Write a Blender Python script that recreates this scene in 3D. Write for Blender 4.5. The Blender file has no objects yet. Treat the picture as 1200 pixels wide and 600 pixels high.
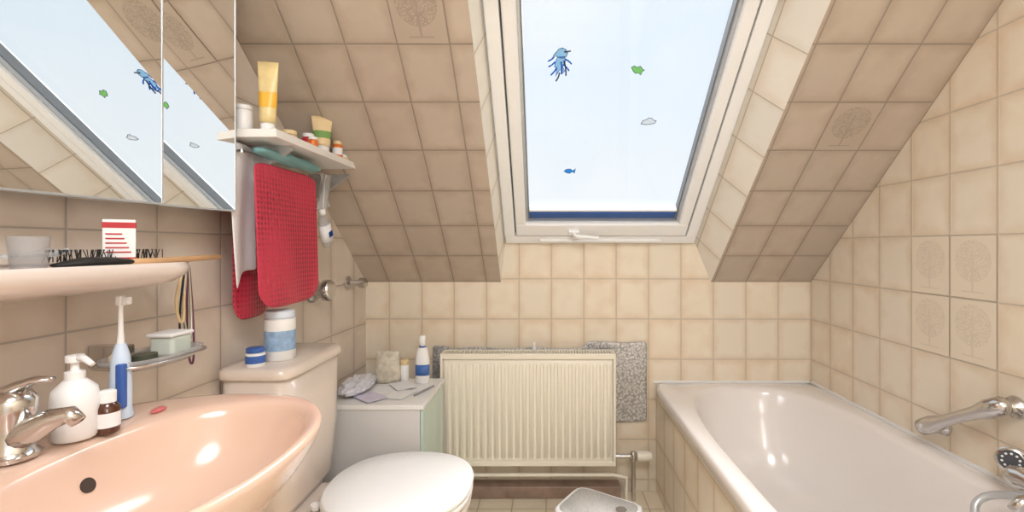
import bpy, bmesh, math, random
from mathutils import Vector, Matrix, noise
random.seed(4)
S = bpy.context.scene
S.view_settings.view_transform = 'Standard'
try: S.view_settings.look = 'None'
except Exception: pass

# ------------------------------------------------------------ helpers
def lin(c):
    r=[]
    for v in c[:3]:
        v=v/255.0
        r.append(v/12.92 if v<=0.04045 else ((v+0.055)/1.055)**2.4)
    return (r[0],r[1],r[2],1)

def new_mat(name):
    m=bpy.data.materials.new(name); m.use_nodes=True
    nt=m.node_tree
    return m,nt,nt.nodes['Principled BSDF']

def mat(name,col,rough=0.4,metal=0.0,var=0.06,nscale=20,bump=0.0,bscale=80,coat=0):
    m,nt,b=new_mat(name)
    c=lin(col)
    n=nt.nodes.new('ShaderNodeTexNoise'); n.inputs['Scale'].default_value=nscale; n.inputs['Detail'].default_value=3
    tc=nt.nodes.new('ShaderNodeTexCoord'); nt.links.new(tc.outputs['Object'],n.inputs['Vector'])
    mx=nt.nodes.new('ShaderNodeMix'); mx.data_type='RGBA'
    mx.inputs[6].default_value=tuple(max(0,v*(1-var)) for v in c[:3])+(1,)
    mx.inputs[7].default_value=tuple(min(1,v*(1+var)) for v in c[:3])+(1,)
    nt.links.new(n.outputs['Fac'],mx.inputs[0]); nt.links.new(mx.outputs[2],b.inputs['Base Color'])
    b.inputs['Roughness'].default_value=rough; b.inputs['Metallic'].default_value=metal
    if coat: b.inputs['Coat Weight'].default_value=coat; b.inputs['Coat Roughness'].default_value=0.14
    if bump:
        n2=nt.nodes.new('ShaderNodeTexNoise'); n2.inputs['Scale'].default_value=bscale
        nt.links.new(tc.outputs['Object'],n2.inputs['Vector'])
        bp=nt.nodes.new('ShaderNodeBump'); bp.inputs['Strength'].default_value=bump; bp.inputs['Distance'].default_value=0.004
        nt.links.new(n2.outputs['Fac'],bp.inputs['Height']); nt.links.new(bp.outputs['Normal'],b.inputs['Normal'])
    return m

def tile_mat(name,tw,th,cen,edge,grout,gw=0.002,rough=0.3,edgew=0.035,var=0.09):
    m,nt,b=new_mat(name); N=nt.nodes.new; L=nt.links.new
    uv=N('ShaderNodeUVMap'); uv.uv_map='UVMap'
    sep=N('ShaderNodeSeparateXYZ'); L(uv.outputs[0],sep.inputs[0])
    def M(op,a,bb=None,c=None):
        n=N('ShaderNodeMath'); n.operation=op
        for i,v in enumerate((a,bb,c)):
            if v is None: continue
            if isinstance(v,(int,float)): n.inputs[i].default_value=v
            else: L(v,n.inputs[i])
        return n.outputs[0]
    u=M('DIVIDE',sep.outputs[0],tw); v=M('DIVIDE',sep.outputs[1],th)
    fu=M('FRACT',u); fv=M('FRACT',v)
    du=M('MULTIPLY',M('MINIMUM',fu,M('SUBTRACT',1.0,fu)),tw)
    dv=M('MULTIPLY',M('MINIMUM',fv,M('SUBTRACT',1.0,fv)),th)
    e=M('MINIMUM',du,dv)
    comb=N('ShaderNodeCombineXYZ'); L(M('FLOOR',u),comb.inputs[0]); L(M('FLOOR',v),comb.inputs[1])
    wn=N('ShaderNodeTexWhiteNoise'); wn.noise_dimensions='2D'; L(comb.outputs[0],wn.inputs['Vector'])
    geo=N('ShaderNodeNewGeometry')
    ns=N('ShaderNodeTexNoise'); ns.inputs['Scale'].default_value=14; ns.inputs['Detail'].default_value=5; L(geo.outputs['Position'],ns.inputs['Vector'])
    ew=M('ADD',edgew*0.3,M('MULTIPLY',ns.outputs['Fac'],edgew*1.4))
    ef=M('SUBTRACT',1.0,M('MINIMUM',1.0,M('DIVIDE',e,ew)))
    ef=M('POWER',ef,1.3)
    ef=M('ADD',M('MULTIPLY',ef,0.6),M('MULTIPLY',M('SUBTRACT',ns.outputs['Fac'],0.4),0.7))
    ef=M('MINIMUM',1.0,M('MAXIMUM',0.0,M('ADD',ef,M('MULTIPLY',M('SUBTRACT',wn.outputs['Value'],0.5),0.35))))
    mx=N('ShaderNodeMix'); mx.data_type='RGBA'; mx.inputs[6].default_value=lin(cen); mx.inputs[7].default_value=lin(edge); L(ef,mx.inputs[0])
    br=M('ADD',1.0-var/2,M('MULTIPLY',wn.outputs['Value'],var))
    sc=N('ShaderNodeVectorMath'); sc.operation='SCALE'; L(mx.outputs[2],sc.inputs[0]); L(br,sc.inputs['Scale'])
    gm=M('LESS_THAN',e,gw)
    m2=N('ShaderNodeMix'); m2.data_type='RGBA'; L(gm,m2.inputs[0]); L(sc.outputs[0],m2.inputs[6]); m2.inputs[7].default_value=lin(grout)
    L(m2.outputs[2],b.inputs['Base Color'])
    L(M('ADD',rough,M('MULTIPLY',gm,0.5)),b.inputs['Roughness'])
    h=M('MINIMUM',1.0,M('DIVIDE',e,0.005))
    h=M('ADD',h,M('MULTIPLY',ns.outputs['Fac'],0.5))
    bp=N('ShaderNodeBump'); bp.inputs['Strength'].default_value=0.5; bp.inputs['Distance'].default_value=0.002
    L(h,bp.inputs['Height']); L(bp.outputs['Normal'],b.inputs['Normal'])
    return m

def finish(o,m,parent=None,smooth=False,bevel=0,seg=2,sub=0):
    if m is not None: o.data.materials.append(m)
    if smooth:
        for p in o.data.polygons: p.use_smooth=True
    if bevel:
        md=o.modifiers.new('bev','BEVEL'); md.width=bevel; md.segments=seg; md.limit_method='ANGLE'; md.angle_limit=math.radians(40)
        for p in o.data.polygons: p.use_smooth=True
        wn=o.modifiers.new('wn','WEIGHTED_NORMAL'); wn.keep_sharp=False
    if sub:
        md=o.modifiers.new('sub','SUBSURF'); md.levels=sub; md.render_levels=sub
    if parent: o.parent=parent
    return o

def mesh(name,vs,fs,m,parent=None,**k):
    me=bpy.data.meshes.new(name); me.from_pydata([tuple(v) for v in vs],[],fs); me.update()
    bm=bmesh.new(); bm.from_mesh(me); bmesh.ops.recalc_face_normals(bm,faces=bm.faces); bm.to_mesh(me); bm.free()
    o=bpy.data.objects.new(name,me); S.collection.objects.link(o)
    return finish(o,m,parent,**k)

def empty(name,loc=(0,0,0)):
    e=bpy.data.objects.new(name,None); S.collection.objects.link(e); e.empty_display_size=0.05
    return e

BF=[(0,1,3,2),(4,6,7,5),(0,4,5,1),(2,3,7,6),(0,2,6,4),(1,5,7,3)]
def box(name,x,y,z,m,parent=None,M=None,**k):
    vs=[Vector((a,b,c)) for a in x for b in y for c in z]
    if M is not None: vs=[M@v for v in vs]
    return mesh(name,vs,BF,m,parent,**k)

def quad(name,pts,uvs,m,parent=None):
    me=bpy.data.meshes.new(name); n=len(pts)
    me.from_pydata([tuple(p) for p in pts],[],[tuple(range(n))]); me.update()
    l=me.uv_layers.new(name='UVMap')
    for i in range(n): l.data[i].uv=uvs[i]
    o=bpy.data.objects.new(name,me); S.collection.objects.link(o)
    me.materials.append(m)
    if parent: o.parent=parent
    return o

def polys(name,plist,uvfn,m,parent=None):
    me=bpy.data.meshes.new(name); vs=[];fs=[]
    for p in plist:
        b=len(vs); vs+= [tuple(q) for q in p]; fs.append(tuple(range(b,b+len(p))))
    me.from_pydata(vs,[],fs); me.update()
    l=me.uv_layers.new(name='UVMap')
    for lp in me.loops: l.data[lp.index].uv=uvfn(Vector(vs[lp.vertex_index]))
    o=bpy.data.objects.new(name,me); S.collection.objects.link(o); me.materials.append(m)
    if parent: o.parent=parent
    return o

def loft(name,loops,m,parent=None,cap0=True,cap1=True,closed=True,**k):
    vs=[];fs=[];n=len(loops[0])
    for l in loops: vs+=list(l)
    for i in range(len(loops)-1):
        for j in range(n if closed else n-1):
            j2=(j+1)%n
            fs.append((i*n+j,i*n+j2,(i+1)*n+j2,(i+1)*n+j))
    if cap0: fs.append(tuple(range(n))[::-1])
    if cap1: fs.append(tuple((len(loops)-1)*n+j for j in range(n)))
    k.setdefault('smooth',True)
    return mesh(name,vs,fs,m,parent,**k)

def lathe(name,prof,loc,m,parent=None,seg=28,axis=(0,0,1),sx=1,sy=1,**k):
    q=Vector((0,0,1)).rotation_difference(Vector(axis).normalized())
    loops=[]
    for r,z in prof:
        r=max(r,0.0003)
        loops.append([Vector(loc)+q@Vector((r*sx*math.cos(2*math.pi*j/seg),r*sy*math.sin(2*math.pi*j/seg),z)) for j in range(seg)])
    o=loft(name,loops,m,parent,**k)
    md=o.modifiers.new('es','EDGE_SPLIT'); md.split_angle=math.radians(50)
    return o

def tube(name,pts,r,m,parent=None,cyclic=False,smooth=True,res=6):
    cu=bpy.data.curves.new(name,'CURVE'); cu.dimensions='3D'; cu.bevel_depth=r; cu.bevel_resolution=4; cu.use_fill_caps=True
    if smooth:
        sp=cu.splines.new('NURBS'); sp.points.add(len(pts)-1)
        for i,p in enumerate(pts): sp.points[i].co=(p[0],p[1],p[2],1)
        sp.order_u=3; sp.use_endpoint_u=True; sp.resolution_u=res
    else:
        sp=cu.splines.new('POLY'); sp.points.add(len(pts)-1)
        for i,p in enumerate(pts): sp.points[i].co=(p[0],p[1],p[2],1)
    sp.use_cyclic_u=cyclic
    o=bpy.data.objects.new(name,cu); S.collection.objects.link(o); cu.materials.append(m)
    if parent: o.parent=parent
    return o

def se(cx,cy,a,b,n,z,N=72):
    r=[]
    for j in range(N):
        t=2*math.pi*j/N; c=math.cos(t); s=math.sin(t)
        k=(abs(c)**n+abs(s)**n)**(-1.0/n)
        r.append(Vector((cx+a*k*c,cy+b*k*s,z)))
    return r

# ------------------------------------------------------------ dimensions
XL,XR=-0.845,1.24
YB,YF=2.2,-1.25
ZK=0.98; TS=0.9
ang=math.atan(TS); c42,s42=math.cos(ang),math.sin(ang)
ZC=2.4; YC=YB-(ZC-ZK)/TS
O=Vector((0,YB,ZK)); V=Vector((0,-c42,s42)); W=Vector((0,s42,c42)); U=Vector((1,0,0))
def P(u,v,w=0): return O+U*u+V*v+W*w
WM=Matrix(((1,0,0,0),(0,V.y,W.y,YB),(0,V.z,W.z,ZK),(0,0,0,1)))
TW,TH=0.152,0.188
def XW(y): return XL-(YB-y)*0.0524   # left wall is not quite square

# ------------------------------------------------------------ materials
tile=tile_mat('beige_tile',TW,TH,(234,223,205),(214,191,162),(196,184,168))
tile_sl=tile_mat('beige_tile_slope_shaded',TW,TH,(196,182,167),(168,149,131),(150,138,126),var=0.15)  # darker copy of the beige tile: slope shade put into the colour
tile_l=tile_mat('beige_tile_left',TW*1.3,TH*1.05,(222,210,198),(198,181,165),(174,165,156))
floor_m=tile_mat('floor_tile',0.15,0.15,(238,225,202),(226,207,180),(186,170,150),rough=0.3)
white_p=mat('white_plaster',(240,239,237),0.8)
pvc=mat('white_window_paint',(246,247,248),0.3,var=0.02)
gasket=mat('grey_gasket',(130,134,138),0.5)
alu=mat('aluminium_strip',(195,198,200),0.35,0.6)
chrome=mat('chrome',(205,203,202),0.14,1.0,var=0.05)
salmon=mat('salmon_ceramic',(222,190,171),0.18,coat=0.5,var=0.03,nscale=4)
ledgem=mat('pale_pink_ceramic',(230,217,209),0.18,coat=0.5,var=0.03,nscale=4)
beigec=mat('beige_ceramic',(224,210,199),0.2,coat=0.4,var=0.03,nscale=4)
tubw=mat('tub_enamel',(236,230,227),0.18,coat=0.5,var=0.02,nscale=3)
whitepl=mat('white_plastic',(240,240,240),0.35,var=0.02)
white_m=mat('white_laminate',(236,234,231),0.4,var=0.03)
radm=mat('radiator_cream',(240,234,219),0.35,var=0.02)
dark=mat('dark_slot',(60,48,40),0.7)
blue=mat('blue_plastic',(60,100,175),0.35)
yellow=mat('yellow_plastic',(235,180,60),0.35)
orange=mat('orange_plastic',(225,120,50),0.35)
green=mat('green_plastic',(120,160,90),0.4)
brown=mat('brown_glass',(80,40,20),0.1,coat=0.5)
cream=mat('cream_plastic',(230,205,160),0.4)
red=mat('red_card',(185,40,50),0.5)
black=mat('black_bristle',(25,24,24),0.6)
wood=mat('light_wood',(200,158,115),0.5,var=0.2,nscale=30)
paper=mat('paper',(238,237,239),0.7,var=0.03)
fabw=mat('white_paper_towel',(240,240,242),0.9,bump=0.3,bscale=150)
teal=mat('teal_cloth',(120,165,168),0.9,bump=0.5,bscale=60)
greenglass=mat('green_glass',(190,214,206),0.1,coat=0.5)
marble=mat('brown_marble',(150,126,112),0.3,var=0.5,nscale=18)

mir,nt,b=new_mat('mirror'); b.inputs['Metallic'].default_value=1; b.inputs['Roughness'].default_value=0.005; b.inputs['Base Color'].default_value=(0.9,0.92,0.92,1)
gl=bpy.data.materials.new('window_glass'); gl.use_nodes=True; nt=gl.node_tree; nt.nodes.clear()
o_=nt.nodes.new('ShaderNodeOutputMaterial'); t_=nt.nodes.new('ShaderNodeBsdfTransparent'); g_=nt.nodes.new('ShaderNodeBsdfGlossy'); g_.inputs['Roughness'].default_value=0.02
mx_=nt.nodes.new('ShaderNodeMixShader'); mx_.inputs[0].default_value=0.03
nt.links.new(t_.outputs[0],mx_.inputs[1]); nt.links.new(g_.outputs[0],mx_.inputs[2]); nt.links.new(mx_.outputs[0],o_.inputs[0])
def film(name,tcol,dcol,fac,rough=.1):
    cl=bpy.data.materials.new(name); cl.use_nodes=True; nt=cl.node_tree; nt.nodes.clear()
    o_=nt.nodes.new('ShaderNodeOutputMaterial'); t_=nt.nodes.new('ShaderNodeBsdfTransparent'); t_.inputs[0].default_value=lin(tcol)
    g_=nt.nodes.new('ShaderNodeBsdfPrincipled'); g_.inputs['Roughness'].default_value=rough; g_.inputs['Base Color'].default_value=lin(dcol)
    mx_=nt.nodes.new('ShaderNodeMixShader'); mx_.inputs[0].default_value=fac
    nt.links.new(t_.outputs[0],mx_.inputs[1]); nt.links.new(g_.outputs[0],mx_.inputs[2]); nt.links.new(mx_.outputs[0],o_.inputs[0])
    return cl
cl=film('clear_plastic',(238,237,237),(230,230,230),.3)
navy=film('blue_blind_fabric',(120,160,212),(95,130,185),.5,.8)

foil,nt,b=new_mat('foil_insulation'); b.inputs['Metallic'].default_value=0.6; b.inputs['Roughness'].default_value=0.4
tc=nt.nodes.new('ShaderNodeTexCoord'); vo=nt.nodes.new('ShaderNodeTexVoronoi'); vo.inputs['Scale'].default_value=95
nt.links.new(tc.outputs['Object'],vo.inputs['Vector'])
cr=nt.nodes.new('ShaderNodeValToRGB'); cr.color_ramp.elements[0].color=lin((230,230,230)); cr.color_ramp.elements[1].color=lin((160,160,162)); cr.color_ramp.elements[1].position=.75
nt.links.new(vo.outputs['Distance'],cr.inputs[0]); nt.links.new(cr.outputs[0],b.inputs['Base Color'])
bp=nt.nodes.new('ShaderNodeBump'); bp.inputs['Strength'].default_value=0.6; bp.inputs['Distance'].default_value=0.003
nt.links.new(vo.outputs['Distance'],bp.inputs['Height']); nt.links.new(bp.outputs['Normal'],b.inputs['Normal'])

# red rubber mat: small dark suction-dimple dots
redm,nt,b=new_mat('red_bath_mat'); b.inputs['Roughness'].default_value=0.38
tc=nt.nodes.new('ShaderNodeTexCoord'); vo=nt.nodes.new('ShaderNodeTexVoronoi'); vo.inputs['Scale'].default_value=72; vo.inputs['Randomness'].default_value=0.1
nt.links.new(tc.outputs['Object'],vo.inputs['Vector'])
cr=nt.nodes.new('ShaderNodeValToRGB'); cr.color_ramp.elements[0].color=lin((120,18,42)); cr.color_ramp.elements[1].color=lin((198,52,78)); cr.color_ramp.elements[0].position=.12; cr.color_ramp.elements[1].position=.42
nt.links.new(vo.outputs['Distance'],cr.inputs[0]); nt.links.new(cr.outputs[0],b.inputs['Base Color'])
bp=nt.nodes.new('ShaderNodeBump'); bp.inputs['Strength'].default_value=1; bp.inputs['Distance'].default_value=0.003
nt.links.new(vo.outputs['Distance'],bp.inputs['Height']); nt.links.new(bp.outputs['Normal'],b.inputs['Normal'])

def decor_mat(name,cen,ink,amt):
    m,nt,b=new_mat(name); N=nt.nodes.new; L=nt.links.new
    uv=N('ShaderNodeUVMap'); uv.uv_map='UVMap'; sep=N('ShaderNodeSeparateXYZ'); L(uv.outputs[0],sep.inputs[0])
    def M(op,a,bb=None):
        n=N('ShaderNodeMath'); n.operation=op
        for i,v in enumerate((a,bb)):
            if v is None: continue
            if isinstance(v,(int,float)): n.inputs[i].default_value=v
            else: L(v,n.inputs[i])
        return n.outputs[0]
    x=M('SUBTRACT',sep.outputs[0],0.5); y=M('SUBTRACT',sep.outputs[1],0.6)
    r=M('ADD',M('POWER',M('ABSOLUTE',M('DIVIDE',x,0.40)),2.0),M('POWER',M('ABSOLUTE',M('DIVIDE',y,0.34)),2.0))
    crown=M('LESS_THAN',r,1.0)
    vo=N('ShaderNodeTexVoronoi'); vo.feature='DISTANCE_TO_EDGE'; vo.inputs['Scale'].default_value=20; L(uv.outputs[0],vo.inputs['Vector'])
    lines=M('LESS_THAN',vo.outputs['Distance'],0.14)
    trunk=M('MULTIPLY',M('LESS_THAN',M('ABSOLUTE',x),0.025),M('MULTIPLY',M('LESS_THAN',sep.outputs[1],0.7),M('GREATER_THAN',sep.outputs[1],0.1)))
    ground=M('MULTIPLY',M('LESS_THAN',M('ABSOLUTE',x),0.25),M('LESS_THAN',M('ABSOLUTE',M('SUBTRACT',sep.outputs[1],0.1)),0.012))
    mask=M('MAXIMUM',M('MULTIPLY',crown,lines),M('MAXIMUM',trunk,ground))
    ns=N('ShaderNodeTexNoise'); ns.inputs['Scale'].default_value=4; L(uv.outputs[0],ns.inputs['Vector'])
    mask=M('MULTIPLY',mask,M('ADD',.35,M('MULTIPLY',ns.outputs['Fac'],1.0)))
    mx=N('ShaderNodeMix'); mx.data_type='RGBA'; mx.inputs[6].default_value=lin(cen); mx.inputs[7].default_value=lin(ink); L(M('MULTIPLY',mask,amt),mx.inputs[0])
    L(mx.outputs[2],b.inputs['Base Color']); b.inputs['Roughness'].default_value=0.3
    return m
decor_w=decor_mat('decor_tile_wall',(229,216,196),(206,192,174),.6)
decor_s=decor_mat('decor_tile_slope_shaded',(186,171,155),(152,138,125),.7)  # decor tile with the slope's shade in its colours

# ------------------------------------------------------------ room shell
zr=ZK+0.014
XE=XL-.25
uvB=lambda p:(p.x-XR+TW*20,p.z-zr+TH*20)
polys('wall_back',[[(XL,YB,0),(XR,YB,0),(XR,YB,ZK),(XL,YB,ZK)],[(-.212,YB,ZK),(.772,YB,ZK),(.69,YB,1.19),(-.19,YB,1.19)]],uvB,tile)
uvR=lambda p:(YB-p.y+TW*20,p.z-zr+TH*20)
polys('wall_right',[[(XR,YF,0),(XR,YB,0),(XR,YB,ZK),(XR,YC,ZC),(XR,YF,ZC)]],uvR,tile)
polys('wall_left',[[(XW(YF),YF,0),(XL,YB,0),(XL,YB,ZK),(XW(YC),YC,ZC),(XW(YF),YF,ZC)]],uvR,tile_l)
polys('wall_front',[[(XE,YF,0),(XR,YF,0),(XR,YF,ZC),(XE,YF,ZC)]],uvB,tile)
polys('floor',[[(XE,YF,0),(XR,YF,0),(XR,YB,0),(XE,YB,0)]],lambda p:(p.x+3,p.y+3.05),floor_m)
polys('ceiling',[[(XE,YF,ZC),(XR,YF,ZC),(XR,YC,ZC),(XE,YC,ZC)]],lambda p:(p.x,p.y),white_p)
VT=1.46; VC=(ZC-ZK)/s42
def uvS(p):
    return (p.x-XR+TW*20,(p-O).dot(V)+TH*20)
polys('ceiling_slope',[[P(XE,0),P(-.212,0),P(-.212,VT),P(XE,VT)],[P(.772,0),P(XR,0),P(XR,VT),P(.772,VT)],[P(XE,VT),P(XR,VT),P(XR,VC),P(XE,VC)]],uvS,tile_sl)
def uvRev(p):
    q=p-O; return (q.dot(V)+TH*20+.03,q.dot(W)+TH*20+0.02)
tile_rv=tile_mat('reveal_tile',TH,0.3,(240,234,223),(226,213,194),(194,184,170))
polys('wall_reveal',[[P(-.212,0),P(-.19,.134,.15),P(-.19,VT+.05,.15),P(-.212,VT)],
                     [P(.772,0),P(.69,.134,.15),P(.69,VT+.05,.15),P(.772,VT)],
                     [P(-.212,VT),P(.772,VT),P(.69,VT+.05,.15),P(-.19,VT+.05,.15)]],uvRev,tile_rv)
d=empty('door_1')
box('leaf',(-.3,.5),(YF+.002,YF+.04),(0.005,2.0),white_m,d,bevel=.004)
box('frame_left',(-.38,-.3),(YF+.001,YF+.06),(0,2.08),white_m,d,bevel=.004)
box('frame_right',(.5,.58),(YF+.001,YF+.06),(0,2.08),white_m,d,bevel=.004)
box('frame_top',(-.3,.5),(YF+.001,YF+.06),(2.0,2.08),white_m,d,bevel=.004)
tube('handle',[(.42,YF+.04,1.02),(.42,YF+.09,1.02),(.31,YF+.09,1.02)],.009,chrome,d)

dz=lambda k:zr+TH*k
dec=empty('tree_decor_tile')
def dec_r(i,k):
    y0=YB-TW*i-.003; y1=YB-TW*(i+1)+.003; z0=dz(k)+.003; z1=dz(k+1)-.003
    quad('tile',[(XR-.0015,y0,z0),(XR-.0015,y1,z0),(XR-.0015,y1,z1),(XR-.0015,y0,z1)],[(0,0),(1,0),(1,1),(0,1)],decor_w,dec)
for i,k in ((4,0),(5,0),(4,-1),(5,-1)): dec_r(i,k)
def dec_s(i,k):
    x0=XR-TW*i-.003; x1=XR-TW*(i+1)+.003; a=TH*k+.003; bb=TH*(k+1)-.003
    quad('tile',[P(x1,a,-.0015),P(x0,a,-.0015),P(x0,bb,-.0015),P(x1,bb,-.0015)],[(0,0),(1,0),(1,1),(0,1)],decor_s,dec)
dec_s(1,4); dec_s(10,6)

# ------------------------------------------------------------ window
w=empty('window_1')
u0,u1,v0,v1=-.188,.688,.134,VT+.045
def ring(pref,a0,a1,b0,b1,t,w0,w1,m,bev=.004,tb=None,tt=None):
    tb=t if tb is None else tb; tt=t if tt is None else tt
    box(pref+'_bottom',(a0,a1),(b0,b0+tb),(w0,w1),m,w,M=WM,bevel=bev)
    box(pref+'_top',(a0,a1),(b1-tt,b1),(w0,w1),m,w,M=WM,bevel=bev)
    box(pref+'_left',(a0,a0+t),(b0+tb-.001,b1-tt+.001),(w0,w1),m,w,M=WM,bevel=bev)
    box(pref+'_right',(a1-t,a1),(b0+tb-.001,b1-tt+.001),(w0,w1),m,w,M=WM,bevel=bev)
ring('frame',u0,u1,v0,v1,.046,.122,.22,pvc)
ring('gasket',u0+.046,u1-.046,v0+.046,v1-.046,.008,.15,.2,gasket,0)
ring('sash',u0+.052,u1-.052,v0+.052,v1-.052,.046,.118,.2,pvc,.008,tb=.075)
ring('bead',u0+.096,u1-.096,v0+.122,v1-.096,.012,.135,.185,alu,.002)
ring('seal',u0+.107,u1-.107,v0+.133,v1-.107,.006,.15,.182,gasket,0)
box('pane',(u0+.1,u1-.1),(v0+.13,v1-.1),(.178,.182),gl,w,M=WM)
box('blind_cassette',(u0+.114,u1-.114),(v0+.138,v0+.182),(.15,.176),navy,w,M=WM)
box('blind_rail',(u0+.114,u1-.114),(v0+.182,v0+.192),(.145,.176),pvc,w,M=WM,bevel=.002)
box('vent_bar',(u0+.16,u1-.16),(v0+.015,v0+.03),(.112,.124),pvc,w,M=WM,bevel=.003)
box('handle_base',(.10,.15),(v0+.075,v0+.1),(.1,.12),pvc,w,M=WM,bevel=.004)
tube('handle_lever',[P(.125,v0+.088,.112),P(.125,v0+.088,.09),P(.15,v0+.085,.085),P(.235,v0+.078,.085)],.008,pvc,w)
def sticker(name,cu_,cv,polylist,wo=.1765):
    e=empty(name)
    for idx,(pts,m,lay) in enumerate(polylist):
        vs=[P(cu_+a*.001,cv+bb*.001,wo-lay*.0004) for a,bb in pts]
        mesh('shape_%d'%idx,vs,[tuple(range(len(vs)))],m,e)
    return e
def outline(name,cu_,cv,pts,e,m,r=.0011,wo=.176):
    tube(name,[P(cu_+a*.001,cv+b*.001,wo) for a,b in pts]+[P(cu_+pts[0][0]*.001,cv+pts[0][1]*.001,wo)],r,m,e,smooth=False)
sk_blue=film('sticker_blue',(60,150,225),(60,130,200),.3)
sk_lb=film('sticker_light_blue',(160,205,235),(150,190,220),.3)
sk_dark=mat('sticker_outline',(45,60,85),0.5)
sk_green=film('sticker_green',(150,215,120),(110,190,90),.3)
sk_w=film('sticker_white',(235,238,240),(225,228,230),.3)
hx=[(-12,44),(-4,54),(8,58),(20,52),(26,40),(22,28),(10,22),(-2,24),(-14,30),(-26,22),(-20,34)]
body=[(-8,26),(16,28),(20,12),(10,-6),(18,-24),(8,-34),(2,-16),(-6,-30),(-14,-44),(-10,-16),(-18,-6),(-14,10)]
e=sticker('seahorse_sticker',.046,.817+.16,[(hx,sk_lb,0),(body,sk_lb,1)])
for i,(a,b_,c,dd) in enumerate(((-16,10,-38,-8),(-10,-10,-30,-38),(0,-28,-12,-60),(18,20,40,2),(12,0,32,-22),(14,44,36,48),(-20,26,-40,12),(4,10,6,-34),(14,14,22,-40))):
    tube('fin_%d'%i,[P(.046+a*.001,.977+b_*.001,.1755),P(.046+(a+c)*.0005+.005,.977+(b_+dd)*.0005,.1755),P(.046+c*.001,.977+dd*.001,.1755)],.0026,(sk_blue,sk_blue,sk_dark)[i%3],e)
outline('edge_head',.046,.977,hx,e,sk_dark); outline('edge_body',.046,.977,body,e,sk_blue)
fish=[(-22,0),(-12,10),(5,12),(14,3),(26,13),(23,-11),(12,-4),(2,-13),(-12,-9)]
tur=[(-22,10),(-14,16),(-4,10),(8,14),(16,4),(24,0),(16,-6),(14,-18),(4,-10),(-6,-12),(-16,-2)]
cloud=[(-28,-8),(-22,6),(-10,10),(-2,18),(10,16),(16,8),(28,6),(24,-6),(8,-10),(-10,-12)]
e=sticker('turtle_sticker',.313,.797+.16,[(tur,sk_green,1)]); outline('edge',.313,.957,tur,e,sk_dark)
e=sticker('cloud_sticker',.384,.592+.16,[(cloud,sk_w,1)]); outline('edge',.384,.752,cloud,e,sk_dark)
e=sticker('fish_sticker',.095,.358+.16,[(fish,sk_blue,1)]); outline('edge',.095,.518,fish,e,sk_dark,r=.0008)

# ------------------------------------------------------------ mirror cabinet
mc=empty('mirror_cabinet')
zb,zt=1.240,1.90
box('body',(XW(1.0)+.012,-.855),(.42,.99),(zb,zt),white_m,mc,bevel=.003)
def door(y0,y1,x0,th,nm):
    R=Matrix.Translation((x0,y0,0))@Matrix.Rotation(-th,4,'Z'); L_=(y1-y0)/math.cos(th)
    box(nm+'_panel',(-.016,-.0035),(0.002,L_),(zb,zt),white_m,mc,M=R)
    box(nm+'_mirror',(-.0035,0),(0.002,L_),(zb,zt),mir,mc,M=R)
    box(nm+'_edge',(-.017,.001),(L_,L_+.003),(zb,zt),alu,mc,M=R)
    box(nm+'_trim',(-.017,.0012),(0.002,L_),(zb-.004,zb),alu,mc,M=R)
t1=math.radians(6.85); t2=math.radians(11.7)
door(.40,.985,-.925+.1201*.40,t1,'door_near')
door(1.00,1.185,-1.0316+.2075*1.00,t2,'door_far')

# ------------------------------------------------------------ washbasin
wb=empty('washbasin')
def outl(z,f=1.0,a=.235,b=.295,cx=-.62,cy=.705,n=2.3):
    L=se(cx,cy,a*f,b*f,n,z,72)
    for p in L:
        if p.x<cx:
            t=(cx-p.x)/(a*f); p.x=cx-min(1,t)*(cx-XW(p.y)-.002)
    return L
def outl2(z,f):
    L=outl(z,1)
    c=Vector((-.72,.705,z))
    return [Vector((max(XW(p.y)+.002,c.x+(p.x-c.x)*f),c.y+(p.y-c.y)*f,z)) for p in L]
def bowl(z,f,cx=-.572,cy=.705):
    return se(cx,cy,.162*f,.238*f,2.2,z,72)
loops=[outl2(.60,.45),outl2(.66,.62),outl2(.73,.82),outl2(.785,.945),outl2(.812,.985),outl2(.826,1.0),outl2(.835,.995),outl2(.838,.98),
       bowl(.836,1.06),bowl(.828,1.01),bowl(.80,.96),bowl(.76,.88),bowl(.72,.74),bowl(.695,.5),bowl(.688,.2),bowl(.686,.1)]
loft('basin',loops,salmon,wb,sub=1)
lathe('drain',[(.02,0),(.024,.003),(.012,.004),(.001,.002)],(-.572,.705,.686),chrome,wb)
lathe('overflow_hole',[(.0115,-.002),(.0115,.0012),(.0005,.0012)],(-.7175,.735,.775),dark,wb,axis=(1,0,.45))
lathe('pedestal',[(.10,0),(.095,.05),(.075,.3),(.09,.5),(.12,.64)],(-.72,.705,0),salmon,wb,seg=40,sx=.9)

fa=empty('basin_faucet')
fx,fy,fz=-.785,.69,.838
lathe('body',[(.03,0),(.031,.006),(.025,.012),(.025,.06),(.027,.066),(.027,.085),(.02,.098),(.001,.102)],(fx,fy,fz),chrome,fa)
def taper(name,pts,rads,m,parent,seg=16,flat=1):
    loops=[]
    for i,p in enumerate(pts):
        p=Vector(p); a=Vector(pts[max(0,i-1)]); c=Vector(pts[min(len(pts)-1,i+1)])
        t=(c-a).normalized(); s=t.cross(Vector((0,0,1))); 
        if s.length<.01: s=Vector((0,1,0))
        s.normalize(); q=s.cross(t)
        loops.append([p+s*rads[i]*math.cos(2*math.pi*j/seg)+q*rads[i]*flat*math.sin(2*math.pi*j/seg) for j in range(seg)])
    return loft(name,loops,m,parent)
taper('spout',[(fx,fy,fz+.028),(fx+.03,fy,fz+.042),(fx+.06,fy,fz+.058),(fx+.086,fy,fz+.064),(fx+.097,fy,fz+.054)],[.022,.020,.015,.012,.010],chrome,fa)
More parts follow.
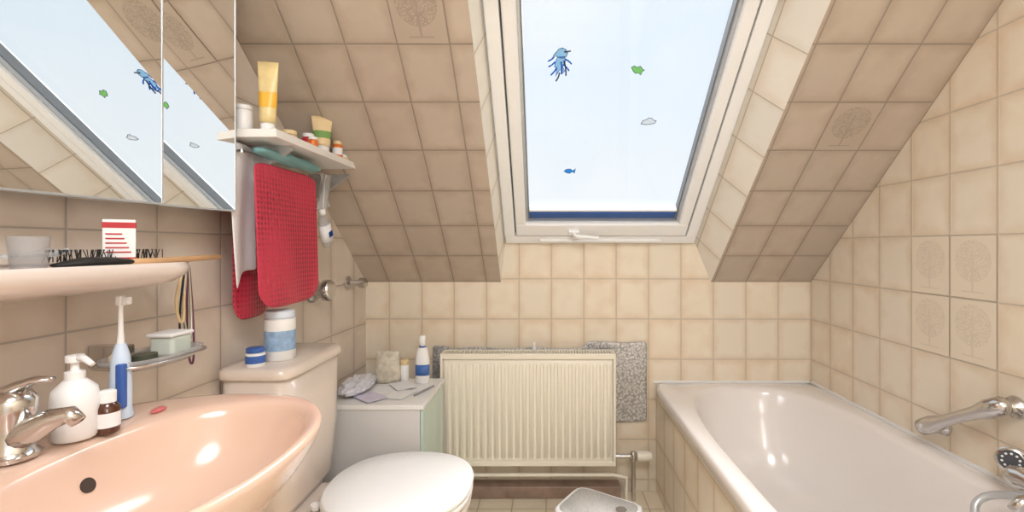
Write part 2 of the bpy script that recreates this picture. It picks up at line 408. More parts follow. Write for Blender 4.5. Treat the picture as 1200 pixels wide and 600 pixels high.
taper('lever',[(fx-.022,fy,fz+.09),(fx+.01,fy,fz+.106),(fx+.035,fy,fz+.115),(fx+.058,fy,fz+.116)],[.018,.016,.011,.007],chrome,fa,flat=.5)

sd=empty('soap_dispenser'); zd=.8375
L_=(-.768,.765,zd)
lathe('bottle',[(.026,0),(.03,.005),(.031,.06),(.028,.08),(.016,.093),(.012,.096)],L_,whitepl,sd)
lathe('pump_collar',[(.013,.094),(.013,.108),(.006,.11),(.005,.122),(.012,.124),(.012,.134),(.002,.136)],L_,whitepl,sd)
taper('pump_nozzle',[(L_[0],L_[1],zd+.13),(L_[0]+.02,L_[1]-.005,zd+.13),(L_[0]+.038,L_[1]-.01,zd+.122)],[.006,.005,.004],whitepl,sd)
mb=empty('medicine_bottle'); L_=(-.738,.79,zd)
lathe('glass',[(.0155,0),(.0165,.003),(.0165,.042),(.01,.050)],L_,brown,mb)
lathe('label',[(.0168,.01),(.0168,.034)],L_,paper,mb,cap0=False,cap1=False)
lathe('cap',[(.0115,.050),(.0115,.068),(.009,.070),(.001,.070)],L_,whitepl,mb)
tb=empty('electric_toothbrush'); L_=(-.775,.855,zd)
lathe('handle',[(.018,0),(.019,.004),(.016,.02),(.0165,.06),(.014,.11),(.009,.13),(.007,.135)],L_,mat('pale_blue_plastic',(205,222,242),.3),tb)
box('blue_grip',(L_[0]+.004,L_[0]+.0172),(L_[1]-.017,L_[1]-.004),(zd+.02,zd+.10),blue,tb,bevel=.003)
lathe('neck',[(.006,.13),(.004,.16),(.0035,.20),(.004,.205)],L_,whitepl,tb)
box('head',(L_[0]-.006,L_[0]+.006),(L_[1]-.006,L_[1]+.006),(zd+.203,zd+.222),whitepl,tb,bevel=.003)
box('bristles',(L_[0]+.006,L_[0]+.016),(L_[1]-.005,L_[1]+.005),(zd+.206,zd+.219),paper,tb)
lathe('soap_piece',[(.012,0),(.014,.003),(.01,.006),(.001,.007)],(-.735,.89,zd-.001),mat('pink_soap',(205,110,110),0.4),sx=.6,sy=1.2)

# ------------------------------------------------------------ ceramic ledge
cs=empty('ceramic_shelf')
def ledge(z,ins):
    L=[]
    yE=1.005-ins; yS=.30; xf=-.712-ins; R=.10
    L.append(Vector((XW(yS)+.001,yS,z))); L.append(Vector((xf-.01,yS,z)))
    for i in range(9):
        t=i/8*math.pi/2; L.append(Vector((xf-R+R*math.cos(t),yE-R+R*math.sin(t),z)))
    L.append(Vector((XW(yE)+.001,yE,z)))
    return L
loft('ledge',[ledge(1.070,.05),ledge(1.080,.018),ledge(1.094,.003),ledge(1.108,0),ledge(1.118,.004),ledge(1.118,.012),ledge(1.113,.02)],ledgem,cs,smooth=False,bevel=.002)
zs=1.1135
mbx=empty('medicine_box'); R=Matrix.Translation((-.765,.842,zs))@Matrix.Rotation(math.radians(40),4,'Z')
box('carton',(-.022,.022),(-.015,.015),(0,.083),paper,mbx,M=R,bevel=.001)
box('red_band_top',(-.0225,.0225),(-.0155,.0155),(.068,.078),red,mbx,M=R)
box('red_band_bottom',(-.0225,.0225),(-.0155,.0155),(.006,.016),red,mbx,M=R)
for i in range(5): box('print_%d'%i,(-.018,.016-i*.003),(-.0158,-.0154),(.024+i*.008,.0265+i*.008),red,mbx,M=R)
hb=empty('hairbrush')
taper('wood_handle',[(-.735,.83,zs+.006),(-.735,.90,zs+.008),(-.732,.97,zs+.01),(-.73,1.05,zs+.012)],[.008,.006,.006,.005],wood,hb)
taper('head',[(-.755,.72,zs+.006),(-.75,.76,zs+.01),(-.745,.80,zs+.01),(-.738,.85,zs+.008)],[.008,.022,.022,.008],black,hb,flat=.35)
for i in range(90):
    a=random.uniform(.735,.93); x=-.775+random.uniform(-.02,.02)
    tube('bristle_%d'%i,[(x,a,zs+.01),(x+random.uniform(-.006,.006),a+random.uniform(-.006,.006),zs+.030)],.0007,black,hb,smooth=False)
cup=empty('plastic_cup')
lathe('cup_wall',[(.018,0),(.019,.001),(.023,.05),(.022,.05),(.018,.003),(.001,.003)],(-.755,.685,zs),film('cup_plastic',(242,241,241),(220,222,224),.18),cup)
bl=empty('pill_blister')
for i,(y,x,r) in enumerate(((.60,-.775,10),(.66,-.79,-25),(.755,-.80,30))):
    R=Matrix.Translation((x,y,zs+.010+i*.007))@Matrix.Rotation(math.radians(r),4,'Z')@Matrix.Rotation(math.radians(6),4,'X')
    box('sheet_%d'%i,(-.022,.022),(-.045,.045),(0,.001),alu,bl,M=R)
    for a in range(5):
        for c in (-1,1):
            p=R@Vector((c*.011,-.034+a*.017,.001)); lathe('pill_%d_%d_%d'%(i,a,c),[(.006,0),(.005,.004),(.001,.005)],p,cl,bl,seg=10)

# ------------------------------------------------------------ soap dish on wall
so=empty('wall_soap_dish')
zq=.915
def dl(z,f): return se(-.79,.945,.055*f,.095*f,3,z,40)
loft('glass_tray',[dl(zq,.8),dl(zq+.012,.98),dl(zq+.022,1.02),dl(zq+.022,.96),dl(zq+.01,.9),dl(zq+.006,.75)],cl,so)
tube('chrome_ring',[p for p in dl(zq+.012,1.06)],.003,chrome,so,cyclic=True)
box('bracket',(XW(.945)+.002,-.84),(.93,.96),(zq-.01,zq+.035),chrome,so,bevel=.003)
box('soap_bar',(-.81,-.76),(.955,1.01),(zq+.008,zq+.05),mat('pale_green_soap',(200,210,202),.5),so,bevel=.008,seg=3)
box('soap_box_lid',(-.812,-.758),(.95,1.012),(zq+.048,zq+.056),paper,so,bevel=.003)
lathe('dark_pot',[(.018,0),(.02,.004),(.02,.018),(.01,.02)],(-.77,.90,zq+.01),mat('dark_pot',(70,75,60),.4),so)
lathe('small_pot',[(.013,0),(.014,.02),(.01,.024)],(-.795,.872,zq+.01),cream,so)

nk=empty('hanging_necklaces')
tube('hook',[(XW(1.06)+.002,1.06,1.10),(-.84,1.06,1.10),(-.81,1.06,1.105),(-.81,1.06,1.115)],.003,chrome,nk)
lathe('hook_plate',[(.012,0),(.012,.004),(.002,.006)],(XW(1.06),1.06,1.10),whitepl,nk,axis=(1,0,0))
pur=mat('purple_beads',(110,60,90),.3)
for i,(dy,l,m,r) in enumerate(((.0,.20,black,.0020),(.012,.16,chrome,.0030),(-.01,.12,cream,.0030),(.02,.22,pur,.0022))):
    tube('strand_%d'%i,[(-.812,1.055+dy*.3,1.10),(-.816,1.04+dy,1.10-l*.5),(-.812,1.048+dy,1.10-l),(-.808,1.058+dy,1.10-l),(-.816,1.066+dy,1.10-l*.5),(-.812,1.062+dy*.3,1.10)],r,m,nk)

# ------------------------------------------------------------ wall shelf
ws=empty('wall_shelf')
zS=1.45
mesh('board',[(XW(y)+.002 if i==0 else -.69,y,z) for i in (0,1) for y in (1.20,1.86) for z in (zS-.022,zS)],BF,white_m,ws,bevel=.002)
for y in (1.30,1.72):
    xw=XW(y)+.001
    mesh('bracket_%d'%int(y*100),[(xw,y,zS-.022),(-.71,y,zS-.022),(-.71,y,zS-.034),(XL+.01,y,zS-.125),(xw,y,zS-.125),
                     (xw,y+.014,zS-.022),(-.71,y+.014,zS-.022),(-.71,y+.014,zS-.034),(XL+.01,y+.014,zS-.125),(xw,y+.014,zS-.125)],
         [(0,1,2,3,4),(5,9,8,7,6),(0,5,6,1),(1,6,7,2),(2,7,8,3),(3,8,9,4),(4,9,5,0)],alu,ws)
tube('rail',[(-.785,1.21,1.395),(-.785,1.8,1.395)],.004,chrome,ws,smooth=False)
for y in (1.21,1.78): tube('rail_arm_%d'%int(y*100),[(XW(y)+.003,y,1.395),(-.785,y,1.395)],.004,chrome,ws,smooth=False)

def squeeze(name,loc,h,wd,m,capm,band=None,rz=0,tilt=0):
    e=empty(name); loops=[]
    R=Matrix.Translation(loc)@Matrix.Rotation(rz,4,'Z')@Matrix.Rotation(tilt,4,'X')
    for i in range(9):
        t=i/8; zz=.022+(h-.022)*t
        a=wd*(.36+.14*t); bb=wd*.36*(1-t)+.0012
        loops.append([R@p for p in se(0,0,a,bb,2,zz,24)])
    loft('tube_body',loops,m,e)
    loft('tube_cap',[[R@p for p in se(0,0,wd*.33,wd*.33,2,z,24)] for z in (0,.004,.022)],capm,e)
    if band:
        loops=[]
        for i in (2,3,4):
            t=i/8; zz=.022+(h-.022)*t; loops.append([R@p for p in se(0,0,wd*(.36+.14*t)+.0006,wd*.36*(1-t)+.0018,2,zz,24)])
        loft('tube_label',loops,band,e,cap0=False,cap1=False)
    return e
z0=zS+.0005
squeeze('sunscreen_tube',(-.735,1.24,z0),.185,.052,mat('sunscreen_tube_print',(242,208,150),.35,var=.35,nscale=25),whitepl,yellow,rz=.2)
squeeze('hand_cream_tube',(-.73,1.53,z0),.125,.064,cream,whitepl,green,rz=.5,tilt=-.12)
def jar(name,loc,r,h,m,capm,ch=.012,label=None):
    e=empty(name)
    lathe('jar_body',[(r*.93,0),(r,.003),(r,h-ch-.004),(r*.8,h-ch)],loc,m,e)
    lathe('jar_lid',[(r*.92,h-ch),(r*.95,h-ch+.001),(r*.95,h-.002),(r*.85,h),(.001,h)],loc,capm,e)
    if label: lathe('jar_label',[(r+.0006,h*.2),(r+.0006,h*.6)],loc,label,e,cap0=False,cap1=False)
    return e
jar('cream_jar',(-.80,1.24,z0),.022,.07,whitepl,whitepl)
jar('ointment_jar',(-.735,1.34,z0),.022,.028,cream,cream)
jar('ointment_jar',(-.745,1.47,z0),.018,.05,red,whitepl)
jar('nail_polish_bottle',(-.72,1.62,z0),.016,.06,orange,cream,label=paper)
jar('nail_polish_bottle',(-.72,1.67,z0),.018,.065,cream,yellow,label=paper)
jar('perfume_bottle',(-.73,1.72,z0),.019,.06,yellow,cream,.018)
jar('perfume_bottle',(-.72,1.78,z0),.016,.035,orange,brown,.01)
jar('ointment_jar',(-.72,1.83,z0),.014,.025,brown,whitepl,.008)
jar('ointment_jar',(-.71,1.43,z0),.014,.03,orange,whitepl,.008)

def sheet(name,y0,y1,zfun0,zfun1,xf,m,thick=.004,nu=14,nv=14,parent=None):
    vs=[];fs=[]
    for j in range(nv+1):
        for i in range(nu+1):
            a=i/nu; bq=j/nv
            y=y0+(y1-y0)*a; zz=zfun1(a)*(1-bq)+zfun0(a)*bq
            vs.append((xf(a,bq),y,zz))
    for j in range(nv):
        for i in range(nu):
            q=j*(nu+1)+i; fs.append((q,q+1,q+nu+2,q+nu+1))
    o=mesh(name,vs,fs,m,parent,smooth=True)
    md=o.modifiers.new('so','SOLIDIFY'); md.thickness=thick
    md=o.modifiers.new('sb','SUBSURF'); md.levels=1; md.render_levels=1
    return o
def rnd(a): return .045*(abs(2*a-1)**7)
rm=empty('red_bath_mat')
sheet('mat_front',1.215,1.54,lambda a:.978+rnd(a),lambda a:1.374-rnd(a)*.3,lambda a,b:-.760+.006*math.sin(a*6)*b+.012*b,redm,.006,parent=rm,nu=28)
sheet('mat_back',1.25,1.42,lambda a:.945+rnd(a),lambda a:1.372,lambda a,b:-.838+.004*math.sin(a*5),redm,.006,parent=rm)
wc=empty('hanging_paper_towel')
sheet('towel',1.192,1.31,lambda a:1.035+.06*a+.015*math.sin(a*4),lambda a:1.42,lambda a,b:-.808+.006*math.sin(a*5+b*2)-.006*b+.022*b*b*(1-a),fabw,.003,parent=wc)
tl=empty('teal_cloth_bundle')
loops=[]
for i in range(12):
    t=i/11; y=1.225+.33*t; k=.45+.55*math.sin(math.pi*(t*.9+.05))
    loops.append([Vector((-.757+(.026+.005*math.sin(i*2.1))*math.cos(2*math.pi*j/20)*(k+.1),y,1.401+.002*math.sin(i*1.7)+(.017+.003*math.sin(i*1.3+j))*math.sin(2*math.pi*j/20)*k)) for j in range(20)])
loft('bundle',loops,teal,tl,sub=1)
hgb=empty('hanging_shampoo_bottle')
R=Matrix.Translation((-.77,1.66,1.15))@Matrix.Rotation(math.radians(22),4,'X')
for nm,lz,mm in (('body',[(0,.019,.012),(.01,.025,.016),(.09,.025,.016),(.115,.012,.010)],cl),('label',[(.02,.0256,.0166),(.08,.0256,.0166)],paper),('cap',[(.115,.011,.011),(.135,.011,.011)],whitepl)):
    loft(nm,[[R@p for p in se(0,0,b_,a_,2.3,z_,20)] for z_,a_,b_ in lz],mm,hgb)
box('label_mark',(.0168,.0172),(-.014,.014),(.035,.055),sk_blue,hgb,M=R)
tube('loop',[(-.77,1.62,1.27),(-.775,1.64,1.38),(-.775,1.66,1.405),(-.785,1.66,1.38),(-.775,1.62,1.27)],.0015,whitepl,hgb)
sheet('plastic_bag',1.60,1.68,lambda a:1.27+.02*a,lambda a:1.40,lambda a,b:-.775+.012*math.sin(a*9+b*4),cl,.001,parent=hgb)

fv=empty('flush_valve')
lathe('rosette',[(.045,0),(.047,.004),(.042,.014),(.03,.018),(.03,.045),(.040,.047),(.040,.066),(.034,.074),(.001,.075)],(XW(1.74)+.001,1.74,.985),chrome,fv,axis=(1,0,0))
sv=empty('angle_valve')
lathe('rosette',[(.03,0),(.03,.004),(.018,.012),(.013,.014),(.013,.05),(.022,.052),(.022,.075),(.016,.08),(.001,.08)],(XW(2.02)+.001,2.02,.99),chrome,sv,axis=(1,0,0))

# ------------------------------------------------------------ toilet
to=empty('toilet')
TY=1.405
def rb(x0,x1,y0,y1,z,n=6,N=48): return se((x0+x1)/2,(y0+y1)/2,(x1-x0)/2,(y1-y0)/2,n,z,N)
xw=XW(TY)+.012
loft('tank',[rb(xw,-.71,TY-.14,TY+.14,.40),rb(xw,-.695,TY-.155,TY+.155,.43),rb(xw,-.682,TY-.165,TY+.165,.60),rb(xw,-.68,TY-.17,TY+.17,.795)],beigec,to)
loft('tank_lid',[rb(xw,-.676,TY-.176,TY+.176,.795,8),rb(xw,-.673,TY-.18,TY+.18,.80,8),rb(xw,-.675,TY-.178,TY+.178,.818,8),rb(xw+.005,-.685,TY-.168,TY+.168,.825,8)],beigec,to)
def tb_(cx,a,b,z): return se(cx,TY,a,b,2.3,z,48)
loft('bowl',[tb_(-.53,.17,.11,0.001),tb_(-.53,.165,.105,.03),tb_(-.53,.14,.09,.12),tb_(-.50,.16,.11,.22),tb_(-.46,.20,.155,.31),tb_(-.445,.215,.185,.37),tb_(-.44,.215,.19,.395),tb_(-.44,.205,.18,.402)],beigec,to)
box('bowl_back',(xw,-.58),(TY-.11,TY+.11),(.002,.398),beigec,to,bevel=.03,seg=4)
def sl(f,z): return se(-.437,TY+.008,.213*f,.205*f,2.35,z,64)
loft('seat',[sl(.97,.402),sl(1.0,.406),sl(1.0,.418),sl(.98,.421)],whitepl,to)
loft('lid',[sl(.97,.422),sl(1.0,.425),sl(1.01,.432),sl(1.0,.439),sl(.97,.443),sl(.6,.448),sl(.2,.449)],whitepl,to)
for dy in (-.07,.07): lathe('hinge_%d'%(dy*100),[(.012,0),(.014,.002),(.014,.016),(.001,.02)],(-.655,TY+dy,.40),whitepl,to)

jar('wipes_canister',(-.765,1.35,.8255),.040,.14,whitepl,mat('pale_blue_lid',(215,225,238),.35),.02,label=mat('pale_blue_label',(150,180,215),.5,var=.5,nscale=60))
jar('vaseline_jar',(-.785,1.268,.8255),.024,.05,whitepl,blue,.012,label=blue)

# ------------------------------------------------------------ small cabinet
sc=empty('small_storage_cabinet')
cx0,cx1,cy0,cy1,zc=-.80,-.44,1.69,2.03,.577
box('carcass',(cx0,cx1-.015),(cy0,cy1),(.0,zc-.018),mat('grey_white_laminate',(214,212,211),.45,var=.03),sc,bevel=.002)
box('top',(cx0-.005,cx1),(cy0-.005,cy1),(zc-.018,zc),white_m,sc,bevel=.003)
box('glass_door',(cx1-.014,cx1-.004),(cy0+.004,cy1-.004),(.03,zc-.022),greenglass,sc,bevel=.002)
lathe('knob',[(.004,0),(.004,.012),(.009,.014),(.009,.02),(.001,.022)],(cx1-.004,cy0+.05,.35),chrome,sc,axis=(1,0,0))
lot=empty('lotion_bottle'); LL=(-.515,1.955,zc+.0005)
for nm,lz,mm in (('body',[(0,.024,.014),(.006,.029,.018),(.10,.029,.018),(.14,.021,.015),(.155,.011,.011)],whitepl),('label',[(.035,.0295,.0185),(.08,.0295,.0185)],mat('blue_label',(70,110,180),.4,var=.5,nscale=50)),('cap',[(.155,.014,.013),(.195,.013,.012),(.20,.008,.008)],whitepl),('collar',[(.15,.0135,.0125),(.157,.0145,.0135)],blue)):
    loft(nm,[[Vector(LL)+p for p in se(0,0,a_,b_,2.3,z_,24)] for z_,a_,b_ in lz],mm,lot)
jar('small_white_bottle',(-.60,1.99,zc+.0005),.018,.09,whitepl,cream,.02)
crm=mat('crumpled_foil_bag',(218,219,228),.4,.15,bump=1,bscale=60,var=.3,nscale=60)
def crumple(name,loc,sx,sy,sz,m,seed):
    rr=random.Random(seed)
    bm=bmesh.new(); bmesh.ops.create_icosphere(bm,subdivisions=4,radius=1)
    for v in bm.verts:
        k=1+.3*noise.noise(v.co*3.1+Vector((seed,0,0)))+rr.uniform(-.05,.05); v.co=Vector((v.co.x*sx*k,v.co.y*sy*k,(v.co.z*.5+.5)*2*sz*k))+Vector(loc)
    for v in bm.verts: v.co.z=max(v.co.z,loc[2])
    me=bpy.data.meshes.new(name); bm.to_mesh(me); bm.free()
    o=bpy.data.objects.new(name,me); S.collection.objects.link(o); me.materials.append(m); return o
crumple('foil_packet',(-.738,1.84,zc+.001),.052,.12,.026,crm,1)
ho=empty('toiletry_pouch')
R=Matrix.Translation((-.665,1.975,zc+.001))
loft('pouch',[[R@p for p in se(0,0,a,b_,3,z,24)] for z,a,b_ in ((0,.05,.03),(.02,.055,.034),(.08,.05,.026),(.12,.046,.006),(.13,.046,.003))],mat('pouch_print',(206,198,182),.4,var=.5,nscale=45),ho)
pp=empty('paper_sheets')
for i,(x,y,r) in enumerate(((-.64,1.86,20),(-.56,1.80,-15),(-.66,1.76,50),(-.58,1.90,35))):
    R=Matrix.Translation((x,y,zc+.001+i*.0022))@Matrix.Rotation(math.radians(r),4,'Z')
    box('sheet_%d'%i,(-.04,.04),(-.055,.055),(0,.0015),(paper,whitepl,mat('lilac_paper',(215,210,228),.6,var=.2,nscale=90),paper)[i],pp,M=R)
tube('pen',[(-.50,1.78,zc+.006),(-.455,1.90,zc+.006)],.004,mat('pen_grey',(150,150,155),.4),smooth=False)

# ------------------------------------------------------------ radiator
ra=empty('radiator')
rx0,rx1,rz0,rz1,ry=-.468,.308,.178,.674,2.065
def panel(nm,yf,sgn):
    n=24; wd=(rx1-rx0-.03)/n; pr=[]
    for i in range(n):
        x=rx0+.015+i*wd
        for a,dp in ((0,0),(.18,0),(.30,1),(.70,1),(.82,0)): pr.append((x+a*wd,dp*.009))
    pr.append((rx1-.015,0))
    zs_=[rz0+.012,rz0+.03,rz0+.042,rz1-.06,rz1-.048,rz1-.022]
    fc=[0,0,1,1,0,0]
    loops=[[Vector((x,yf-sgn*dp*f,z)) for x,dp in pr] for z,f in zip(zs_,fc)]
    o=loft(nm,loops,radm,ra,cap0=False,cap1=False,closed=False,smooth=False,bevel=.002)
    md=o.modifiers.new('so','SOLIDIFY'); md.thickness=.003; md.offset=0
panel('front_panel',ry+.012,1)
box('core',(rx0+.012,rx1-.012),(ry+.016,2.15),(rz0+.012,rz1-.03),radm,ra)
box('side_left',(rx0,rx0+.012),(ry,2.155),(rz0,rz1),radm,ra,bevel=.003)
box('side_right',(rx1-.012,rx1),(ry,2.155),(rz0,rz1),radm,ra,bevel=.003)
box('top_front_rail',(rx0+.01,rx1-.01),(ry,ry+.014),(rz1-.024,rz1),radm,ra,bevel=.002)
box('top_back_rail',(rx0+.01,rx1-.01),(2.145,2.155),(rz1-.024,rz1),radm,ra,bevel=.002)
for i in range(62):
    x=rx0+.016+i*(rx1-rx0-.036)/61
    box('grille_%d'%i,(x,x+.005),(ry+.012,2.147),(rz1-.012,rz1-.001),radm,ra)
box('bottom_rail',(rx0+.01,rx1-.01),(ry+.002,ry+.016),(rz0,rz0+.02),radm,ra,bevel=.002)
for x in (rx0+.15,rx1-.15): box('wall_bracket_%d'%int(x*100+100),(x-.015,x+.015),(2.145,2.187),(.3,.6),alu,ra)
fo=sheet('foil_insulation_sheet',0,1,lambda a:0,lambda a:1,lambda a,b:0,foil,.002,nu=40)
for v in fo.data.vertices:
    a,b_=v.co.y,1-v.co.z
    top=.675+(.027 if a>.72 else 0)+(.012 if a<.1 else 0)
    v.co=Vector((-.53+1.0*a,2.191-.004*abs(math.sin(a*11+b_*3)),top-(top-.33)*b_-.004*math.sin(a*23)))
box('trim_pipe_box',(-.44,.34),(2.13,2.198),(.001,.055),marble,bevel=.004)
pv=empty('radiator_valve')
tube('pipe',[(.395,2.12,.0),(.395,2.12,.16),(.395,2.12,.19)],.009,chrome,pv,smooth=False)
tube('stub',[(.30,2.12,.2),(.40,2.12,.2)],.010,chrome,pv,smooth=False)
lathe('valve_body',[(.014,0),(.016,.01),(.016,.03),(.012,.04)],(.395,2.12,.18),chrome,pv)
lathe('thermostat_head',[(.018,0),(.022,.01),(.022,.05),(.018,.065),(.001,.067)],(.41,2.12,.2),radm,pv,axis=(1,0,0))
tube('return_pipe',[(-.44,2.11,.12),(.30,2.11,.12),(.36,2.11,.11),(.36,2.11,.0)],.008,radm,pv,smooth=False)
lathe('little_figure',[(.008,0),(.009,.006),(.006,.02),(.008,.028),(.001,.034)],(-.055,2.15,.6745),paper)

# ------------------------------------------------------------ step stool
st=empty('step_stool')
stm,nt,b=new_mat('stool_speckled_plastic'); b.inputs['Roughness'].default_value=.45
tc=nt.nodes.new('ShaderNodeTexCoord'); vo=nt.nodes.new('ShaderNodeTexVoronoi'); vo.inputs['Scale'].default_value=90; nt.links.new(tc.outputs['Object'],vo.inputs['Vector'])
cr=nt.nodes.new('ShaderNodeValToRGB'); cr.color_ramp.elements[0].color=lin((165,162,160)); cr.color_ramp.elements[1].color=lin((210,208,206)); cr.color_ramp.elements[1].position=.35
nt.links.new(vo.outputs['Distance'],cr.inputs[0]); nt.links.new(cr.outputs[0],b.inputs['Base Color'])
R=Matrix.Translation((.19,1.70,0))@Matrix.Rotation(math.radians(-33),4,'Z')
def sq(a,b_,z,n=7): return [R@p for p in se(0,0,a,b_,n,z,48)]
loft('body',[sq(.155,.125,.001),sq(.15,.12,.04),sq(.135,.105,.17),sq(.135,.105,.186)],whitepl,st)
loft('top_edge',[sq(.137,.107,.186),sq(.139,.109,.19),sq(.138,.108,.198),sq(.132,.102,.201)],whitepl,st)
loft('tread',[sq(.125,.095,.2),sq(.125,.095,.2025)],stm,st)
pc=R@Vector((.075,.03,.2027)); lathe('handle_hole',[(.018,0),(.02,.001),(.015,.0015),(.001,.0005)],pc,mat('grey_hole',(130,120,112),.6),st)

# ------------------------------------------------------------ bathtub
bt=empty('bathtub')
bx0,bx1,by0,by1=.50,XR-.002,.50,YB-.002
bcx,bcy=(bx0+bx1)/2,(by0+by1)/2; ba,bb_=(bx1-bx0)/2,(by1-by0)/2
def bo(f,z,n=24): return se(bcx,bcy,ba-f,bb_-f,n,z,128)
def bi(a,b_,z,n=2.9,cx=.872,cy=1.35): return se(cx,cy,a,b_,n,z,128)
loft('shell',[bo(.012,.455),bo(0,.46),bo(0,.50),bo(.004,.509),bo(.012,.512),bi(.322,.79,.511),bi(.312,.78,.505),bi(.302,.768,.485),bi(.29,.745,.40),bi(.27,.70,.28),bi(.245,.65,.18),bi(.20,.57,.13),bi(.12,.40,.115),bi(.03,.1,.11)],tubw,bt,cap0=False)
polys('panel_side',[[(.515,.51,0),(.515,YB-.003,0),(.515,YB-.003,.47),(.515,.51,.47)]],uvR,tile,bt)
polys('panel_end',[[(.515,.51,0),(XR-.003,.51,0),(XR-.003,.51,.47),(.515,.51,.47)]],uvB,tile,bt)
lathe('drain',[(.03,0),(.035,.003),(.02,.004),(.001,.002)],(.872,.95,.112),chrome,bt)
lathe('overflow',[(.03,0),(.03,.006),(.022,.012),(.001,.012)],(.872,.615,.42),chrome,bt,axis=(0,1,.2))
box('trim_joint_right',(XR-.008,XR),(.5,YB),(.509,.518),whitepl)
box('trim_joint_back',(.5,XR),(YB-.008,YB),(.509,.518),whitepl)

gh=empty('bath_grab_handle')
A=Vector((XR,1.46,.590)); B=Vector((XR,1.235,.725))
for nm,q in (('foot_low',A),('foot_high',B)):
    lathe(nm,[(.028,0),(.030,.004),(.027,.012),(.02,.018),(.018,.045)],q,chrome,gh,axis=(-1,0,0))
off=Vector((-.055,0,0))
dr=(B-A).normalized()
taper('grip',[A+off-dr*.035,A+off-dr*.02,A+off+dr*.02,A+off+dr*.07,(A+B)/2+off+Vector((-.006,0,0)),B+off-dr*.07,B+off-dr*.02,B+off+dr*.02,B+off+dr*.035],[.010,.024,.026,.018,.016,.018,.026,.024,.010],chrome,gh)
bm_=empty('bath_mixer_tap')
for i,y in enumerate((1.00,1.15)):
    lathe('escutcheon_%d'%i,[(.034,0),(.035,.004),(.03,.012),(.016,.016),(.016,.06)],(XR,y,.58),chrome,bm_,axis=(-1,0,0))
lathe('mixer_body',[(.001,-.125),(.026,-.122),(.028,-.09),(.022,-.08),(.022,.08),(.028,.09),(.026,.115),(.001,.117)],(XR-.075,1.055,.58),chrome,bm_,axis=(0,1,0))
taper('spout',[(XR-.075,1.055,.58),(XR-.12,1.055,.58),(XR-.17,1.055,.575),(XR-.19,1.055,.555)],[.016,.014,.013,.012],chrome,bm_)
tube('shower_hose',[(XR-.10,1.10,.56),(XR-.12,1.17,.535),(XR-.16,1.19,.50),(XR-.18,1.15,.46),(XR-.14,1.08,.50),(XR-.08,1.04,.60),(XR-.05,1.03,.76)],.009,alu,bm_)
taper('hand_shower',[(XR-.05,1.03,.79),(XR-.045,1.06,.72),(XR-.05,1.13,.64)],[.010,.012,.016],chrome,bm_)
ax=Vector((-.75,-.6,.1)); pc=Vector((XR-.06,1.19,.607))
lathe('shower_rose',[(.012,-.03),(.030,-.01),(.032,.004),(.028,.008),(.001,.009)],pc,chrome,bm_,axis=ax)
lathe('rose_face',[(.025,.008),(.025,.0105),(.001,.011)],pc,mat('dark_grey_rubber',(70,72,78),.5),bm_,axis=ax)
q=Vector((0,0,1)).rotation_difference(ax.normalized())
for i in range(10):
    a=i*math.pi/5; lathe('nozzle_%d'%i,[(.003,.0105),(.002,.0125)],pc+q@Vector((.017*math.cos(a),.017*math.sin(a),0)),whitepl,bm_,axis=ax,seg=8)

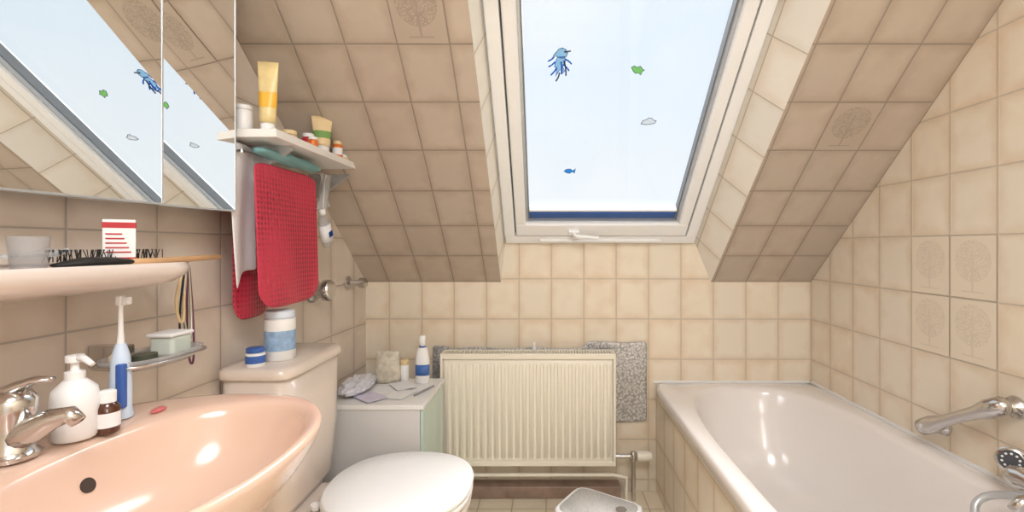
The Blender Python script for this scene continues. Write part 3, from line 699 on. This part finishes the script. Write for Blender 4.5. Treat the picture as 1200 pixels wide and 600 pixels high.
# ------------------------------------------------------------ added fill lights, sun
cla=empty('ceiling_fill_light')  # unseen ceiling fill with a base, added to brighten the room
lathe('fill_base',[(.44,0),(.45,-.01),(.45,-.03),(.001,-.03)],(.2,-.35,ZC-.001),white_m,cla,seg=48)
ld=bpy.data.lights.new('ceiling_fill','AREA'); ld.shape='DISK'; ld.size=.86; ld.energy=33; ld.color=(.97,.985,1)
lo=bpy.data.objects.new('ceiling_fill',ld); S.collection.objects.link(lo); lo.location=(.2,-.35,ZC-.034); lo.parent=cla
gla=empty('wall_fill_light')  # frontal fill added behind the camera, its wall mount made up
lathe('fill_foot',[(.05,0),(.05,.015),(.02,.02),(.02,.04)],(.7,YF+.001,1.7),chrome,gla,axis=(0,1,0))
pl=bpy.data.lights.new('frontal_fill','POINT'); pl.energy=15; pl.shadow_soft_size=.16; pl.color=(.97,.985,1)
po=bpy.data.objects.new('frontal_fill',pl); S.collection.objects.link(po); po.location=(.7,YF+.21,1.7); po.parent=gla
sn=bpy.data.lights.new('sun','SUN'); sn.energy=9; sn.angle=math.radians(60); sn.color=(.96,.98,1)
so_=bpy.data.objects.new('sun',sn); S.collection.objects.link(so_)
dirv=Vector((-.15,-.75,-1)).normalized()
so_.rotation_euler=dirv.to_track_quat('-Z','Y').to_euler(); so_.location=(.5,4,6)

# ------------------------------------------------------------ world
wd=bpy.data.worlds.new('sky'); S.world=wd; wd.use_nodes=True; nt=wd.node_tree
bg=nt.nodes['Background']
tc=nt.nodes.new('ShaderNodeTexCoord'); sp=nt.nodes.new('ShaderNodeSeparateXYZ'); nt.links.new(tc.outputs['Generated'],sp.inputs[0])
ns=nt.nodes.new('ShaderNodeTexNoise'); ns.inputs['Scale'].default_value=3.5; ns.inputs['Detail'].default_value=4; nt.links.new(tc.outputs['Generated'],ns.inputs['Vector'])
ad=nt.nodes.new('ShaderNodeMath'); ad.operation='MULTIPLY_ADD'; ad.inputs[1].default_value=.5; nt.links.new(ns.outputs['Fac'],ad.inputs[0]); nt.links.new(sp.outputs[2],ad.inputs[2])
cr=nt.nodes.new('ShaderNodeValToRGB'); nt.links.new(ad.outputs[0],cr.inputs[0])
e=cr.color_ramp.elements; e[0].position=.3; e[0].color=lin((242,247,251)); e[1].position=.62; e[1].color=lin((226,239,250))
x=e.new(.85); x.color=lin((238,244,249))
nt.links.new(cr.outputs[0],bg.inputs['Color']); bg.inputs['Strength'].default_value=1.08

# ------------------------------------------------------------ camera
cd=bpy.data.cameras.new('camera'); cam=bpy.data.objects.new('camera',cd); S.collection.objects.link(cam)
cam.location=(0,0,1.15); cam.rotation_euler=(math.radians(90),0,0)
cd.sensor_width=36; cd.lens=16.5; cd.shift_x=-40/1200; cd.shift_y=-12/1200; cd.clip_start=.02
S.camera=cam
